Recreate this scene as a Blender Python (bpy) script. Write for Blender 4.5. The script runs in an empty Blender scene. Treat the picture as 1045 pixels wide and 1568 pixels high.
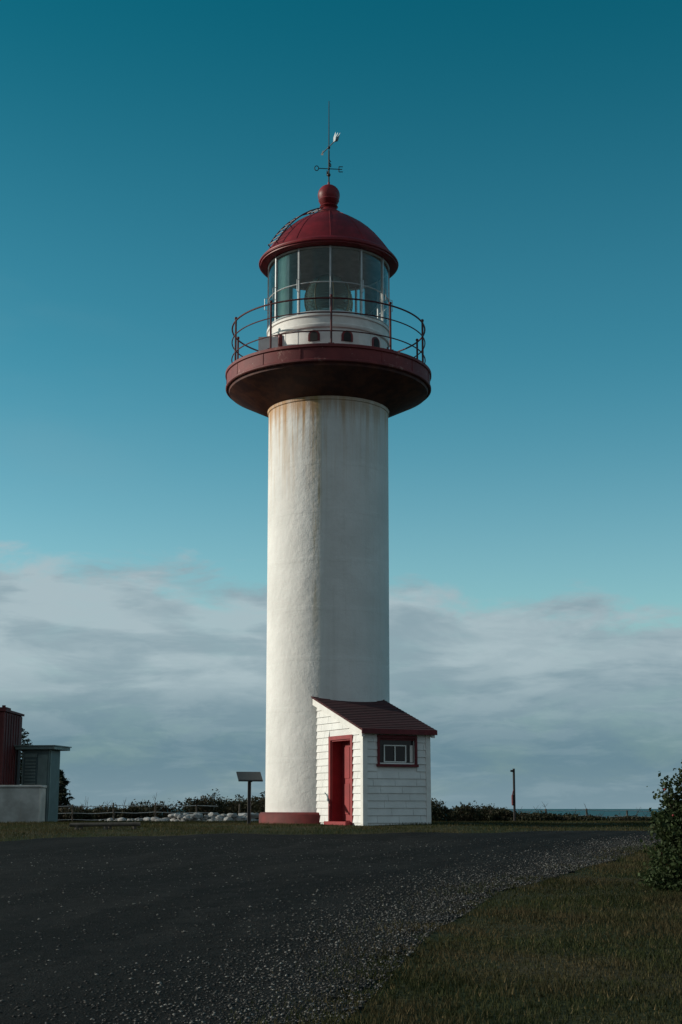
import bpy, bmesh, math, random
import numpy as np
from mathutils import Vector, Matrix, Quaternion
random.seed(7); rng=np.random.default_rng(7)
scene=bpy.context.scene
scene.view_settings.view_transform='Standard'; scene.view_settings.look='None'
scene.view_settings.exposure=0; scene.view_settings.gamma=1
R=math.radians

# ------------------------------------------------------------ node helpers
class NT:
    def __init__(s,nt): s.nt=nt; s.n=nt.nodes; s.l=nt.links
    def new(s,t,**kw):
        nd=s.n.new(t)
        for k,v in kw.items(): setattr(nd,k,v)
        return nd
    def set(s,inp,v):
        if isinstance(v,bpy.types.NodeSocket): s.l.new(v,inp)
        elif v is not None: inp.default_value=v
    def math(s,op,a,b=None,c=None,clamp=False):
        nd=s.new('ShaderNodeMath',operation=op); nd.use_clamp=clamp
        s.set(nd.inputs[0],a)
        if b is not None: s.set(nd.inputs[1],b)
        if c is not None: s.set(nd.inputs[2],c)
        return nd.outputs[0]
    def mix(s,f,a,b,blend='MIX'):
        nd=s.new('ShaderNodeMix',data_type='RGBA',blend_type=blend)
        s.set(nd.inputs[0],f)
        for i,v in ((6,a),(7,b)):
            if isinstance(v,(tuple,list)): v=tuple(v)+((1,) if len(v)==3 else ())
            s.set(nd.inputs[i],v)
        return nd.outputs[2]
    def noise(s,vec,scale,detail=4,rough=.55,dist=0):
        nd=s.new('ShaderNodeTexNoise'); s.set(nd.inputs['Vector'],vec)
        nd.inputs['Scale'].default_value=scale; nd.inputs['Detail'].default_value=detail
        nd.inputs['Roughness'].default_value=rough; nd.inputs['Distortion'].default_value=dist
        return nd.outputs[0]
    def vor(s,vec,scale,out='Color',feature='F1'):
        nd=s.new('ShaderNodeTexVoronoi',feature=feature); s.set(nd.inputs['Vector'],vec)
        nd.inputs['Scale'].default_value=scale
        return nd.outputs[out]
    def step(s,x,lo,hi,a=0.,b=1.):
        nd=s.new('ShaderNodeMapRange',interpolation_type='SMOOTHSTEP')
        s.set(nd.inputs[0],x); s.set(nd.inputs[1],lo); s.set(nd.inputs[2],hi)
        s.set(nd.inputs[3],a); s.set(nd.inputs[4],b)
        return nd.outputs[0]
    def comb(s,x,y,z):
        nd=s.new('ShaderNodeCombineXYZ')
        for i,v in enumerate((x,y,z)): s.set(nd.inputs[i],v)
        return nd.outputs[0]
    def sep(s,v):
        nd=s.new('ShaderNodeSeparateXYZ'); s.set(nd.inputs[0],v); return nd.outputs
    def coord(s,k='Object'): return s.new('ShaderNodeTexCoord').outputs[k]
    def attr(s,name,out='Fac'):
        nd=s.new('ShaderNodeAttribute'); nd.attribute_name=name; return nd.outputs[out]
    def bump(s,h,strength=.3,dist=.02):
        nd=s.new('ShaderNodeBump'); nd.inputs['Strength'].default_value=strength
        nd.inputs['Distance'].default_value=dist; s.set(nd.inputs['Height'],h); return nd.outputs[0]

def newmat(name):
    m=bpy.data.materials.new(name); m.use_nodes=True
    t=NT(m.node_tree); b=t.n['Principled BSDF']; return m,t,b

def paint(name,col,rough=.6,var=.25,scale=6,bump=.15,dirt=None,dirt_amt=.5,metal=0,spec=.4,chips=None,chip_t=.66):
    m,t,b=newmat(name); c=t.coord()
    n=t.noise(c,scale,5)
    base=t.mix(t.step(n,.3,.75),tuple(x*(1-var) for x in col),tuple(min(1,x*(1+var*.5)) for x in col))
    if dirt:
        n2=t.noise(c,scale*.37,6,.65)
        base=t.mix(t.math('MULTIPLY',t.step(n2,.45,.7),dirt_amt),base,dirt)
    if chips:
        n3=t.noise(c,scale*2.3,6,.7)
        base=t.mix(t.step(n3,chip_t,chip_t+.04),base,chips)
    t.set(b.inputs['Base Color'],base)
    b.inputs['Roughness'].default_value=rough; b.inputs['Metallic'].default_value=metal
    b.inputs['Specular IOR Level'].default_value=spec
    if bump: t.set(b.inputs['Normal'],t.bump(t.noise(c,scale*6,4),bump,.01))
    return m

# ------------------------------------------------------------ mesh helpers
def link(o,parent=None):
    scene.collection.objects.link(o)
    if parent: o.parent=parent
    return o
def empty(name,loc=(0,0,0),rz=0):
    o=bpy.data.objects.new(name,None); o.empty_display_size=.3
    o.location=loc; o.rotation_euler=(0,0,rz); return link(o)
def from_bm(name,bm,mats,parent=None,smooth=None,loc=None,rz=0):
    me=bpy.data.meshes.new(name); bmesh.ops.recalc_face_normals(bm,faces=bm.faces); bm.to_mesh(me); bm.free()
    for m in (mats if isinstance(mats,(list,tuple)) else [mats]): me.materials.append(m)
    if smooth is not None:
        me.polygons.foreach_set('use_smooth',[True]*len(me.polygons)); me.set_sharp_from_angle(angle=R(smooth))
    o=bpy.data.objects.new(name,me); link(o,parent)
    if loc: o.location=loc
    o.rotation_euler=(0,0,rz)
    return o
def bbox(bm,x0,x1,y0,y1,z0,z1,mi=0,M=None,bev=0):
    vs=[bm.verts.new(Vector(p) if M is None else M@Vector(p)) for p in
        [(x0,y0,z0),(x1,y0,z0),(x1,y1,z0),(x0,y1,z0),(x0,y0,z1),(x1,y0,z1),(x1,y1,z1),(x0,y1,z1)]]
    fs=[bm.faces.new([vs[i] for i in f]) for f in
        [(0,3,2,1),(4,5,6,7),(0,1,5,4),(1,2,6,5),(2,3,7,6),(3,0,4,7)]]
    for f in fs: f.material_index=mi
    if bev:
        es=list({e for f in fs for e in f.edges})
        r=bmesh.ops.bevel(bm,geom=es,offset=bev,segments=1,affect='EDGES',profile=.5)
        for f in r['faces']: f.material_index=mi
def box(name,x0,x1,y0,y1,z0,z1,mat,parent=None,bev=0,loc=None,rz=0):
    bm=bmesh.new(); bbox(bm,x0,x1,y0,y1,z0,z1,0,None,bev); return from_bm(name,bm,mat,parent,None,loc,rz)
def lathe_bm(bm,prof,segs=96,a0=0,a1=2*math.pi,mi=0):
    full=abs(a1-a0-2*math.pi)<1e-6; rings=[]
    n=segs if full else segs+1
    for r,z in prof:
        if r<1e-5: rings.append([bm.verts.new((0,0,z))])
        else: rings.append([bm.verts.new((r*math.cos(a0+(a1-a0)*i/segs),r*math.sin(a0+(a1-a0)*i/segs),z)) for i in range(n)])
    for A,B in zip(rings,rings[1:]):
        for i in range(segs):
            j=(i+1)%n
            a=[A[0]] if len(A)==1 else [A[i],A[j]]
            b=[B[0]] if len(B)==1 else [B[j],B[i]]
            if len(a)+len(b)<3: continue
            f=bm.faces.new(a+b); f.material_index=mi
def lathe(name,prof,mat,parent=None,segs=96,smooth=35,loc=None):
    bm=bmesh.new(); lathe_bm(bm,prof,segs); return from_bm(name,bm,mat,parent,smooth,loc)
def tube(bm,pts,r,segs=8,closed=False,mi=0,r2=None):
    pts=[Vector(p) for p in pts]; n=len(pts); rings=[]; up=None
    for i,p in enumerate(pts):
        if closed: d=pts[(i+1)%n]-pts[i-1]
        else: d=pts[min(i+1,n-1)]-pts[max(i-1,0)]
        d.normalize()
        if up is None: up=d.orthogonal().normalized()
        up=(up-d*up.dot(d)).normalized(); s=d.cross(up)
        rr=r if r2 is None else r+(r2-r)*i/(n-1)
        rings.append([bm.verts.new(p+up*rr*math.cos(2*math.pi*k/segs)+s*rr*math.sin(2*math.pi*k/segs)) for k in range(segs)])
    for i in range(n if closed else n-1):
        A=rings[i];B=rings[(i+1)%n]
        for k in range(segs):
            f=bm.faces.new([A[k],A[(k+1)%segs],B[(k+1)%segs],B[k]]); f.material_index=mi
    if not closed:
        for f in (rings[0][::-1],rings[-1]): bm.faces.new(f).material_index=mi
def np_mesh(name,verts,faces,mat,attrs=None,parent=None,smooth=False):
    verts=np.asarray(verts,dtype=np.float32); faces=np.asarray(faces,dtype=np.int32)
    me=bpy.data.meshes.new(name); me.vertices.add(len(verts)); me.vertices.foreach_set('co',verts.ravel())
    k=faces.shape[1]; me.loops.add(faces.size); me.loops.foreach_set('vertex_index',faces.ravel())
    me.polygons.add(len(faces)); me.polygons.foreach_set('loop_start',np.arange(len(faces),dtype=np.int32)*k)
    me.polygons.foreach_set('loop_total',np.full(len(faces),k,dtype=np.int32))
    if smooth: me.polygons.foreach_set('use_smooth',np.ones(len(faces),dtype=bool))
    me.update(calc_edges=True)
    for an,av in (attrs or {}).items():
        a=me.attributes.new(an,'FLOAT','POINT'); a.data.foreach_set('value',np.asarray(av,dtype=np.float32))
    me.materials.append(mat); o=bpy.data.objects.new(name,me); link(o,parent); return o

# ------------------------------------------------------------ terrain
def sp(t): return np.logaddexp(0,t)
def H(x,y):
    x=np.asarray(x,dtype=float); y=np.asarray(y,dtype=float)
    yy=np.maximum(y,-40)
    h=-.0417*3*sp((30-yy)/3)
    h=h-.045*3*sp((y-43)/3)
    h=h-.45*6*sp((y-85)/6)
    h=h+.022*np.sin(x*.55+1)*np.cos(y*.37)+.012*np.sin(x*1.7+y*1.1)
    return np.maximum(h,-30)
def h(x,y): return float(H(x,y))

NEAR=np.array([(-4,-8),(-2,0),(-1.2,4),(-.5,7),(-.16,8.7),(.17,10.3),(.66,12.8),(1.63,16.1),(2.92,18.9),(4.73,23.1),(6.05,25.8),(8,27.5),(12,29),(25,31)],float)
FARP=np.array([(-40,-8),(-40,0),(-38,6),(-36,10),(-30,14),(-25,18),(-20,21),(-12,23),(-5.9,25),(-2.7,27.2),(1.6,28.2),(6.2,29),(12,31),(25,34)],float)
def xe(y): return np.interp(y,NEAR[:,1],NEAR[:,0])
def yf(x): return np.interp(x,FARP[6:,0],FARP[6:,1])

# ------------------------------------------------------------ sky + sun
SUN_EL=R(17); SUN_AZ=R(-84)   # compass-like angle from +Y, clockwise ; sun stands to the left
w=bpy.data.worlds.new('World'); scene.world=w; w.use_nodes=True; w.name='sky'
t=NT(w.node_tree); bg=t.n['Background']
sky=t.new('ShaderNodeTexSky'); sky.sky_type='NISHITA'; sky.sun_disc=False
sky.sun_elevation=SUN_EL; sky.sun_rotation=SUN_AZ; sky.air_density=1.0; sky.dust_density=.6; sky.ozone_density=2.5
g=t.coord('Generated'); X,Y,Z=t.sep(g)
tint=t.mix(t.step(Z,.09,.33),(1.22,1.55,1.34),(.40,1.18,1.05))
tint=t.mix(t.step(Z,.26,.56),tint,(.035,.82,.71))
tinted=t.mix(1.0,sky.outputs[0],tint,'MULTIPLY')
az=t.math('ARCTAN2',X,Y)
azc=t.math('MINIMUM',t.math('MAXIMUM',az,-.35),.35)
v1=t.comb(t.math('MULTIPLY',az,8),t.math('MULTIPLY',Z,22),0.3)
v2=t.comb(t.math('MULTIPLY',az,14),t.math('MULTIPLY',Z,64),2.)
v3=t.comb(t.math('MULTIPLY',az,5),t.math('MULTIPLY',Z,18),5.)
n1=t.noise(v1,1.6,8,.60,.3); n2=t.noise(v2,1,7,.62,.5); n3=t.noise(v3,1.5,5,.58,.3)
edge=t.math('MULTIPLY_ADD',azc,-.08,.112)
edge=t.math('MULTIPLY_ADD',n1,.085,edge)
mask=t.step(Z,t.math('ADD',edge,.005),t.math('SUBTRACT',edge,.018))
# cloud colour: soft bright tops, grey blue base
side=t.step(azc,-.15,.25,1.0,.80)
bright=t.step(Z,.035,.105)
bright=t.math('MULTIPLY',bright,t.step(n3,.38,.56,.55,1.))
wisp=t.step(n2,.44,.62)
bright=t.math('ADD',t.math('MULTIPLY',bright,side),t.math('MULTIPLY',wisp,.15))
bright=t.math('ADD',bright,t.math('MULTIPLY',t.step(Z,.035,.0),.20))
cc=t.mix(t.math('MULTIPLY',bright,1.,clamp=True),(1.35,2.35,2.95),(3.9,4.95,5.35))
mm=t.math('MULTIPLY',mask,t.step(n1,.3,.55,.86,.98))
col=t.mix(mm,tinted,cc)
# thin high haze on the left
hz=t.math('MULTIPLY',t.step(t.noise(t.comb(t.math('MULTIPLY',az,3),t.math('MULTIPLY',Z,9),9.),1.2,4,.55),.50,.75),t.step(az,-.06,-.24,0.,.10))
col=t.mix(hz,col,(2.6,3.9,4.3))
# unseen cloud added behind the viewpoint as neutral fill for the shaded tower side
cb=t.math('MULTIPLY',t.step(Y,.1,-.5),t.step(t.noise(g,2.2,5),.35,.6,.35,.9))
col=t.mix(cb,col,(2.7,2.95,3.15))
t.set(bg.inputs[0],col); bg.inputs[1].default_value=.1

sd=Vector((math.sin(SUN_AZ)*math.cos(SUN_EL),math.cos(SUN_AZ)*math.cos(SUN_EL),math.sin(SUN_EL)))
sl=bpy.data.lights.new('sun','SUN'); sl.energy=3.8; sl.angle=R(.6); sl.color=(1,.90,.77)
so=bpy.data.objects.new('sun',sl); link(so); so.rotation_euler=(-sd).to_track_quat('-Z','Y').to_euler(); so.location=(-30,0,20)

# ------------------------------------------------------------ camera
cd=bpy.data.cameras.new('camera'); cam=bpy.data.objects.new('camera',cd); link(cam)
cd.sensor_fit='VERTICAL'; cd.sensor_height=36; cd.sensor_width=24; cd.lens=50; cd.clip_end=40000; cd.clip_start=.1
cam.location=(0,0,.35); cam.rotation_euler=(R(90+11.75),0,0); scene.camera=cam

# ------------------------------------------------------------ materials
def mat_ground():
    m,t,b=newmat('ground_turf'); c=t.coord()
    n=t.noise(c,.5,5); n2=t.noise(c,9,5,.7)
    col=t.mix(t.step(n,.4,.62),(.030,.038,.015),(.060,.050,.026))
    col=t.mix(t.math('MULTIPLY',t.step(n2,.45,.7),.6),col,(.022,.024,.012))
    t.set(b.inputs['Base Color'],col); b.inputs['Roughness'].default_value=.95; b.inputs['Specular IOR Level'].default_value=.1
    t.set(b.inputs['Normal'],t.bump(n2,.8,.05)); return m
def mat_road():
    m,t,b=newmat('road_asphalt_gravel'); c=t.coord(); e=t.attr('margin')
    n=t.noise(c,.7,5,.6); nf=t.noise(c,45,4,.7); big=t.noise(c,.22,3)
    xx,yy,zz_=t.sep(c)
    trk=t.noise(t.comb(t.math('MULTIPLY',e,1.3),t.math('MULTIPLY',yy,.08),0.),1.2,4,.6)
    mid=t.noise(c,4,6,.72); pat=t.noise(c,1.6,5,.65,.4)
    col=t.mix(t.step(nf,.35,.7),(.0065,.006,.0056),(.022,.0205,.019))
    col=t.mix(t.math('MULTIPLY',t.step(trk,.42,.60),.6),col,(.030,.028,.026))
    col=t.mix(t.math('MULTIPLY',t.step(big,.4,.65),.55),col,(.008,.0078,.0074))
    col=t.mix(t.math('MULTIPLY',t.step(pat,.50,.66),.55),col,(.006,.0058,.0055))
    col=t.mix(t.math('MULTIPLY',t.step(mid,.5,.7),.55),col,(.005,.005,.005))
    grav=t.step(t.math('MULTIPLY_ADD',n,1.6,t.math('MULTIPLY',e,-1.)),-.75,.9)   # more loose gravel at margin
    vc=t.sep(t.vor(c,38)); vd=t.vor(c,38,'Distance')
    st=t.math('MULTIPLY',t.step(vc[0],.55,.95),t.step(vd,.45,.15))
    col=t.mix(t.math('MULTIPLY',st,t.math('MULTIPLY_ADD',grav,.50,.05)),col,(.13,.125,.12))
    vc2=t.sep(t.vor(c,14)); vd2=t.vor(c,14,'Distance')
    st2=t.math('MULTIPLY',t.step(vc2[1],.93,.95),t.step(vd2,.22,.12))
    col=t.mix(t.math('MULTIPLY',st2,.3),col,(.16,.15,.14))
    col=t.mix(t.math('MULTIPLY',grav,.20),col,(.055,.052,.048))
    t.set(b.inputs['Base Color'],col); b.inputs['Roughness'].default_value=.92; b.inputs['Specular IOR Level'].default_value=.08
    hh=t.math('ADD',t.math('MULTIPLY_ADD',nf,.5,t.math('MULTIPLY',mid,1.4)),t.math('MULTIPLY',st,.8))
    t.set(b.inputs['Normal'],t.bump(hh,1.0,.04)); return m
def mat_blade(name,c1,c2,c3):
    m,t,b=newmat(name); c=t.coord(); a=t.attr('tint'); n=t.noise(c,.8,5,.6); n9=t.noise(c,.33,4,.6)
    col=t.mix(a,c1,c2); col=t.mix(t.step(n,.42,.66),col,c3)
    col=t.mix(t.math('MULTIPLY',t.step(n9,.46,.60),.45),col,tuple(x*.5 for x in c1))
    col=t.mix(t.step(a,.89,.95),col,tuple(x*1.9 for x in c3))
    t.set(b.inputs['Base Color'],col); b.inputs['Roughness'].default_value=.85; b.inputs['Specular IOR Level'].default_value=.10
    tr=t.new('ShaderNodeBsdfTranslucent'); t.set(tr.inputs[0],col)
    mx=t.new('ShaderNodeMixShader'); mx.inputs[0].default_value=.25
    t.l.new(b.outputs[0],mx.inputs[1]); t.l.new(tr.outputs[0],mx.inputs[2]); t.l.new(mx.outputs[0],t.n['Material Output'].inputs[0]); return m
def mat_tower():
    m,t,b=newmat('tower_white_paint_stained'); c=t.coord(); x,y,z=t.sep(c)
    ang=t.math('ARCTAN2',y,x)
    sx=t.math('MULTIPLY',t.math('COSINE',ang),1.55); sy=t.math('MULTIPLY',t.math('SINE',ang),1.55)
    col=t.mix(t.step(t.noise(c,.9,5),.35,.7),(.71,.70,.68),(.80,.79,.77))
    vs=t.noise(t.comb(sx,sy,t.math('MULTIPLY',z,.05)),2.2,5,.6)
    col=t.mix(t.math('MULTIPLY',t.step(vs,.5,.75),.22),col,(.47,.46,.43))
    fs=t.noise(t.comb(sx,sy,t.math('MULTIPLY',z,.06)),9,5,.65)
    col=t.mix(t.math('MULTIPLY',t.step(fs,.55,.72),.14),col,(.42,.40,.35))
    # rust runs from the gallery, worst on the weather side
    wx=t.step(x,.9,-.7,.30,1.0)
    top=t.step(z,6.0,10.5); top2=t.math('POWER',top,2.4)
    rs=t.noise(t.comb(sx,sy,t.math('MULTIPLY',z,.035)),6.5,6,.7,.2)
    rr=t.math('MULTIPLY',t.math('MULTIPLY',t.step(rs,.46,.60),top2),wx)
    col=t.mix(t.math('MULTIPLY',rr,.72),col,(.45,.26,.09))
    wash=t.math('MULTIPLY',t.step(t.math('MULTIPLY_ADD',rs,1.7,z),10.6,11.3),t.step(x,1.2,-.5,.55,1.0))
    col=t.mix(t.math('MULTIPLY',wash,.75),col,(.42,.21,.06))
    # one long run of grime on the face of the shaft
    aw=t.math('ABSOLUTE',t.math('ADD',ang,t.math('MULTIPLY_ADD',t.noise(t.comb(0,0,z),.8,3),.09,1.70)))
    run=t.math('MULTIPLY',t.step(aw,.10,.02),t.step(fs,.35,.6)); run=t.math('MULTIPLY',run,t.step(z,2.5,9,.12,.75))
    col=t.mix(run,col,(.40,.30,.13))
    # peeling patches and hairline lifts
    pp=t.step(t.noise(c,5,8,.75),.66,.7)
    col=t.mix(t.math('MULTIPLY',pp,.3),col,(.5,.47,.42))
    t.set(b.inputs['Base Color'],col); b.inputs['Roughness'].default_value=.75; b.inputs['Specular IOR Level'].default_value=.3
    pour=t.math('SINE',t.math('MULTIPLY_ADD',t.noise(c,.8,2),.6,t.math('MULTIPLY',z,5.15)))
    hh=t.math('ADD',t.noise(c,3,6,.6),t.math('MULTIPLY',t.noise(c,40,3),.15))
    hh=t.math('ADD',hh,t.math('MULTIPLY',t.step(pour,.93,1.0),.10))
    t.set(b.inputs['Normal'],t.bump(hh,.45,.06)); return m
def mat_gallery():
    m,t,b=newmat('gallery_red_paint_worn'); c=t.coord(); x,y,z=t.sep(c)
    ang=t.math('ARCTAN2',y,x); cx=t.math('COSINE',ang); cy=t.math('SINE',ang)
    n=t.noise(t.comb(cx,cy,t.math('MULTIPLY',z,.35)),7,6,.7)
    col=t.mix(t.step(t.noise(c,2,5),.3,.7),(.125,.014,.018),(.19,.025,.027))
    col=t.mix(t.math('MULTIPLY',t.step(n,.58,.66),.7),col,(.36,.20,.17))
    col=t.mix(t.step(t.noise(c,6,7,.75),.66,.69),col,(.5,.45,.4))
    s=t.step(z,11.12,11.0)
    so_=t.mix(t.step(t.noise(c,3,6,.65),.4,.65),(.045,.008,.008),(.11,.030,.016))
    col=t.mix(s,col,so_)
    t.set(b.inputs['Base Color'],col); b.inputs['Roughness'].default_value=.7
    t.set(b.inputs['Normal'],t.bump(t.noise(c,25,4),.3,.01)); return m
def mat_glass(name,tint=(.96,.99,.985),refl=.9):
    m,t,b=newmat(name); t.n.remove(b)
    tr=t.new('ShaderNodeBsdfTransparent'); tr.inputs[0].default_value=tint+(1,)
    gl=t.new('ShaderNodeBsdfGlossy'); gl.inputs['Roughness'].default_value=.03; gl.inputs[0].default_value=(refl,refl,refl,1)
    fr=t.new('ShaderNodeFresnel'); fr.inputs[0].default_value=1.5
    f=t.math('MULTIPLY',fr.outputs[0],1.25,clamp=True)
    mx=t.new('ShaderNodeMixShader'); t.set(mx.inputs[0],f); t.l.new(tr.outputs[0],mx.inputs[1]); t.l.new(gl.outputs[0],mx.inputs[2])
    t.l.new(mx.outputs[0],t.n['Material Output'].inputs[0]); return m
M_ground=mat_ground(); M_road=mat_road(); M_tower=mat_tower(); M_gal=mat_gallery(); M_glass=mat_glass('lantern_glass')
M_white=paint('white_paint',(.78,.77,.74),.6,.10,5,.1,dirt=(.55,.51,.45),dirt_amt=.25)
M_red=paint('dark_red_paint',(.18,.015,.019),.5,.3,4,.12,dirt=(.06,.012,.012),dirt_amt=.5)
M_dome=paint('dome_red_paint',(.215,.012,.019),.5,.3,3,.12,dirt=(.11,.012,.014),dirt_amt=.6,spec=.35)
M_door=paint('door_red_paint',(.28,.022,.026),.6,.2,4,.1,dirt=(.16,.02,.02),dirt_amt=.4)
M_plinth=paint('plinth_red_paint',(.16,.021,.020),.7,.3,4,.2,dirt=(.07,.03,.025),dirt_amt=.7)
M_trim=paint('window_trim_red',(.14,.013,.018),.6,.3,6,.1)
M_siding=paint('white_siding',(.76,.76,.745),.6,.1,3,.1,dirt=(.58,.58,.55),dirt_amt=.3)
M_black=paint('black_iron',(.025,.02,.02),.5,.3,8,.1)
M_rail=paint('railing_red_brown',(.09,.012,.014),.5,.3,8,.1)
M_grey=paint('galvanised_grey',(.50,.52,.53),.4,.15,8,.05,metal=.2)
M_dark=paint('dark_interior',(.03,.03,.03),.8,.2,4,0)
M_ceil=paint('lantern_ceiling',(.20,.215,.21),.7,.3,4,0)

# ------------------------------------------------------------ ground / road / sea
def axis(a,b,st,far):
    c=list(np.arange(a,b+1e-6,st)); s=st; p=b; hi=[]
    while p<far: s*=1.35; p+=s; hi.append(p)
    s=st; p=a; lo=[]
    while p>-far: s*=1.35; p-=s; lo.append(p)
    return np.array(lo[::-1]+c+hi)
xs=axis(-16,16,.25,16000); ys=axis(-6,52,.25,16000)
GX,GY=np.meshgrid(xs,ys); GZ=H(GX,GY)
nx,ny=len(xs),len(ys); idx=np.arange(nx*ny).reshape(ny,nx)
F=np.stack([idx[:-1,:-1],idx[:-1,1:],idx[1:,1:],idx[1:,:-1]],-1).reshape(-1,4)
np_mesh('ground',np.stack([GX,GY,GZ],-1).reshape(-1,3),F,M_ground,smooth=True)

sK=np.linspace(0,len(NEAR)-1,260); P=np.stack([np.interp(sK,range(len(NEAR)),NEAR[:,k]) for k in (0,1)],-1)
Q=np.stack([np.interp(sK,range(len(FARP)),FARP[:,k]) for k in (0,1)],-1)
jit=.10*np.sin(sK*9.1)+.07*np.sin(sK*23+1)+.05*rng.normal(size=len(sK))
P[:,0]+=jit; Q[:,1]+=.15*np.sin(sK*14)+.05*rng.normal(size=len(sK))
T=np.linspace(0,1,150)**1.5
RX=P[:,None,0]+(Q-P)[:,None,0]*T; RY=P[:,None,1]+(Q-P)[:,None,1]*T
RZ=H(RX,RY)+.018
RZ[:,0]-=.03; RZ[:,-1]-=.03
L=np.hypot(RX-P[:,None,0],RY-P[:,None,1])
idx=np.arange(RX.size).reshape(RX.shape)
F=np.stack([idx[:-1,:-1],idx[1:,:-1],idx[1:,1:],idx[:-1,1:]],-1).reshape(-1,4)
np_mesh('road',np.stack([RX,RY,RZ],-1).reshape(-1,3),F,M_road,{'margin':L.ravel()},smooth=True)

m,t,b=newmat('sea_water'); c=t.coord()
n=t.noise(t.comb(*[t.math('MULTIPLY',s,k) for s,k in zip(t.sep(c),(.02,.06,1))]),1,5,.6)
t.set(b.inputs['Base Color'],t.mix(n,(.012,.06,.075),(.03,.11,.12))); b.inputs['Roughness'].default_value=.5; b.inputs['Specular IOR Level'].default_value=.2
t.set(b.inputs['Normal'],t.bump(n,.5,1.))
sy=np.array([70,120,250,600,1500,4000,10000,30000.]); sx_=np.array([-30000,-8000,-2000,-500,0,500,2000,8000,30000.])
A,B=np.meshgrid(sx_,sy); idx=np.arange(A.size).reshape(A.shape)
F=np.stack([idx[:-1,:-1],idx[:-1,1:],idx[1:,1:],idx[1:,:-1]],-1).reshape(-1,4)
np_mesh('sea',np.stack([A,B,np.full_like(A,-22)],-1).reshape(-1,3),F,m)

# ------------------------------------------------------------ grass blades
def blades(name,x,y,hmin,hmax,wd,mat):
    n=len(x); z=H(x,y)
    a=rng.uniform(0,2*math.pi,n); hh=rng.uniform(hmin,hmax,n)*(1+.5*np.sin(x*2.1+np.cos(y*1.7)*2)*np.sin(y*1.3))
    hh=np.maximum(hh,hmin*.6); la=rng.uniform(0,2*math.pi,n); ln=hh*rng.uniform(.1,.9,n); ww=wd*rng.uniform(.6,1.3,n)
    dx=np.cos(a)*ww; dy=np.sin(a)*ww
    v=np.empty((n,3,3)); v[:,0]=np.stack([x-dx,y-dy,z-.01],-1); v[:,1]=np.stack([x+dx,y+dy,z-.01],-1)
    v[:,2]=np.stack([x+np.cos(la)*ln,y+np.sin(la)*ln,z+hh],-1)
    tint=np.repeat(rng.uniform(0,1,n),3)
    return np_mesh(name,v.reshape(-1,3),np.arange(3*n).reshape(-1,3),mat,{'tint':tint})
M_gr=mat_blade('grass_blades',(.031,.041,.014),(.062,.066,.026),(.078,.060,.030))
N=420000
y=7+(30-7)*rng.uniform(0,1,N)**1.35; x=rng.uniform(-1.5,11,N)
k=(x<y*.30+1.5)
fray=.12*np.sin(y*7)+.18*rng.normal(size=N)
k&=(x>xe(y)+fray)
# patchy, worn turf close to the gravel
patch=np.sin(x*3.1+np.sin(y*2.3)*1.5)*np.sin(y*2.9+np.cos(x*2.2))
k&=(patch>-.45-1.2*np.clip((x-xe(y))/.8,0,1)+.3*rng.normal(size=N))
x1,y1=x[k],y[k]
N=230000
y=rng.uniform(21,42,N); x=rng.uniform(-16,16,N); k=(y>yf(x)+.12*rng.normal(size=N))&(np.abs(x)<y*.34)
k&=(np.hypot(x+.33,y-36)>1.7)
N=5000; ty=8+18*rng.uniform(0,1,N); tx=xe(ty)-np.abs(rng.normal(0,.35,N))
gx=np.concatenate([x1,x[k],tx]); gy=np.concatenate([y1,y[k],ty])
blades('grass',gx,gy,.016,.055,.006,M_gr)

# ------------------------------------------------------------ loose gravel
def stones(name,x,y,s,mat,zoff=.02):
    n=len(x); z=H(x,y)+zoff
    o=np.array([(1,0,0),(0,1,0),(-1,0,0),(0,-1,0),(0,0,1),(0,0,-1)],float)
    f=np.array([(0,1,4),(1,2,4),(2,3,4),(3,0,4),(1,0,5),(2,1,5),(3,2,5),(0,3,5)])
    v=o[None]*(s[:,None,None]*rng.uniform(.5,1.2,(n,6,1))); v=v+rng.normal(0,.15,v.shape)*s[:,None,None]
    v[:,:,2]*=.6; v+=np.stack([x,y,z],-1)[:,None]
    F=(f[None]+6*np.arange(n)[:,None,None]).reshape(-1,3)
    return np_mesh(name,v.reshape(-1,3),F,mat,{'tint':np.repeat(rng.uniform(0,1,n),6)})
m,t,b=newmat('gravel_stone'); a=t.attr('tint')
t.set(b.inputs['Base Color'],t.mix(t.math('POWER',a,4.0),(.018,.017,.016),(.24,.23,.215))); b.inputs['Roughness'].default_value=.85
N=26000; gy_=7+21*rng.uniform(0,1,N)**1.3; gx_=xe(gy_)-np.abs(rng.normal(0,.8,N))+.15
N=8000; hy=7+19*rng.uniform(0,1,N)**1.2; hx=xe(hy)-rng.uniform(0,9,N)
k=hy<yf(hx)
gx_=np.concatenate([gx_,hx[k]]); gy_=np.concatenate([gy_,hy[k]])
stones('gravel',gx_,gy_,.004+.014*rng.uniform(0,1,len(gx_))**2,m)

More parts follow.
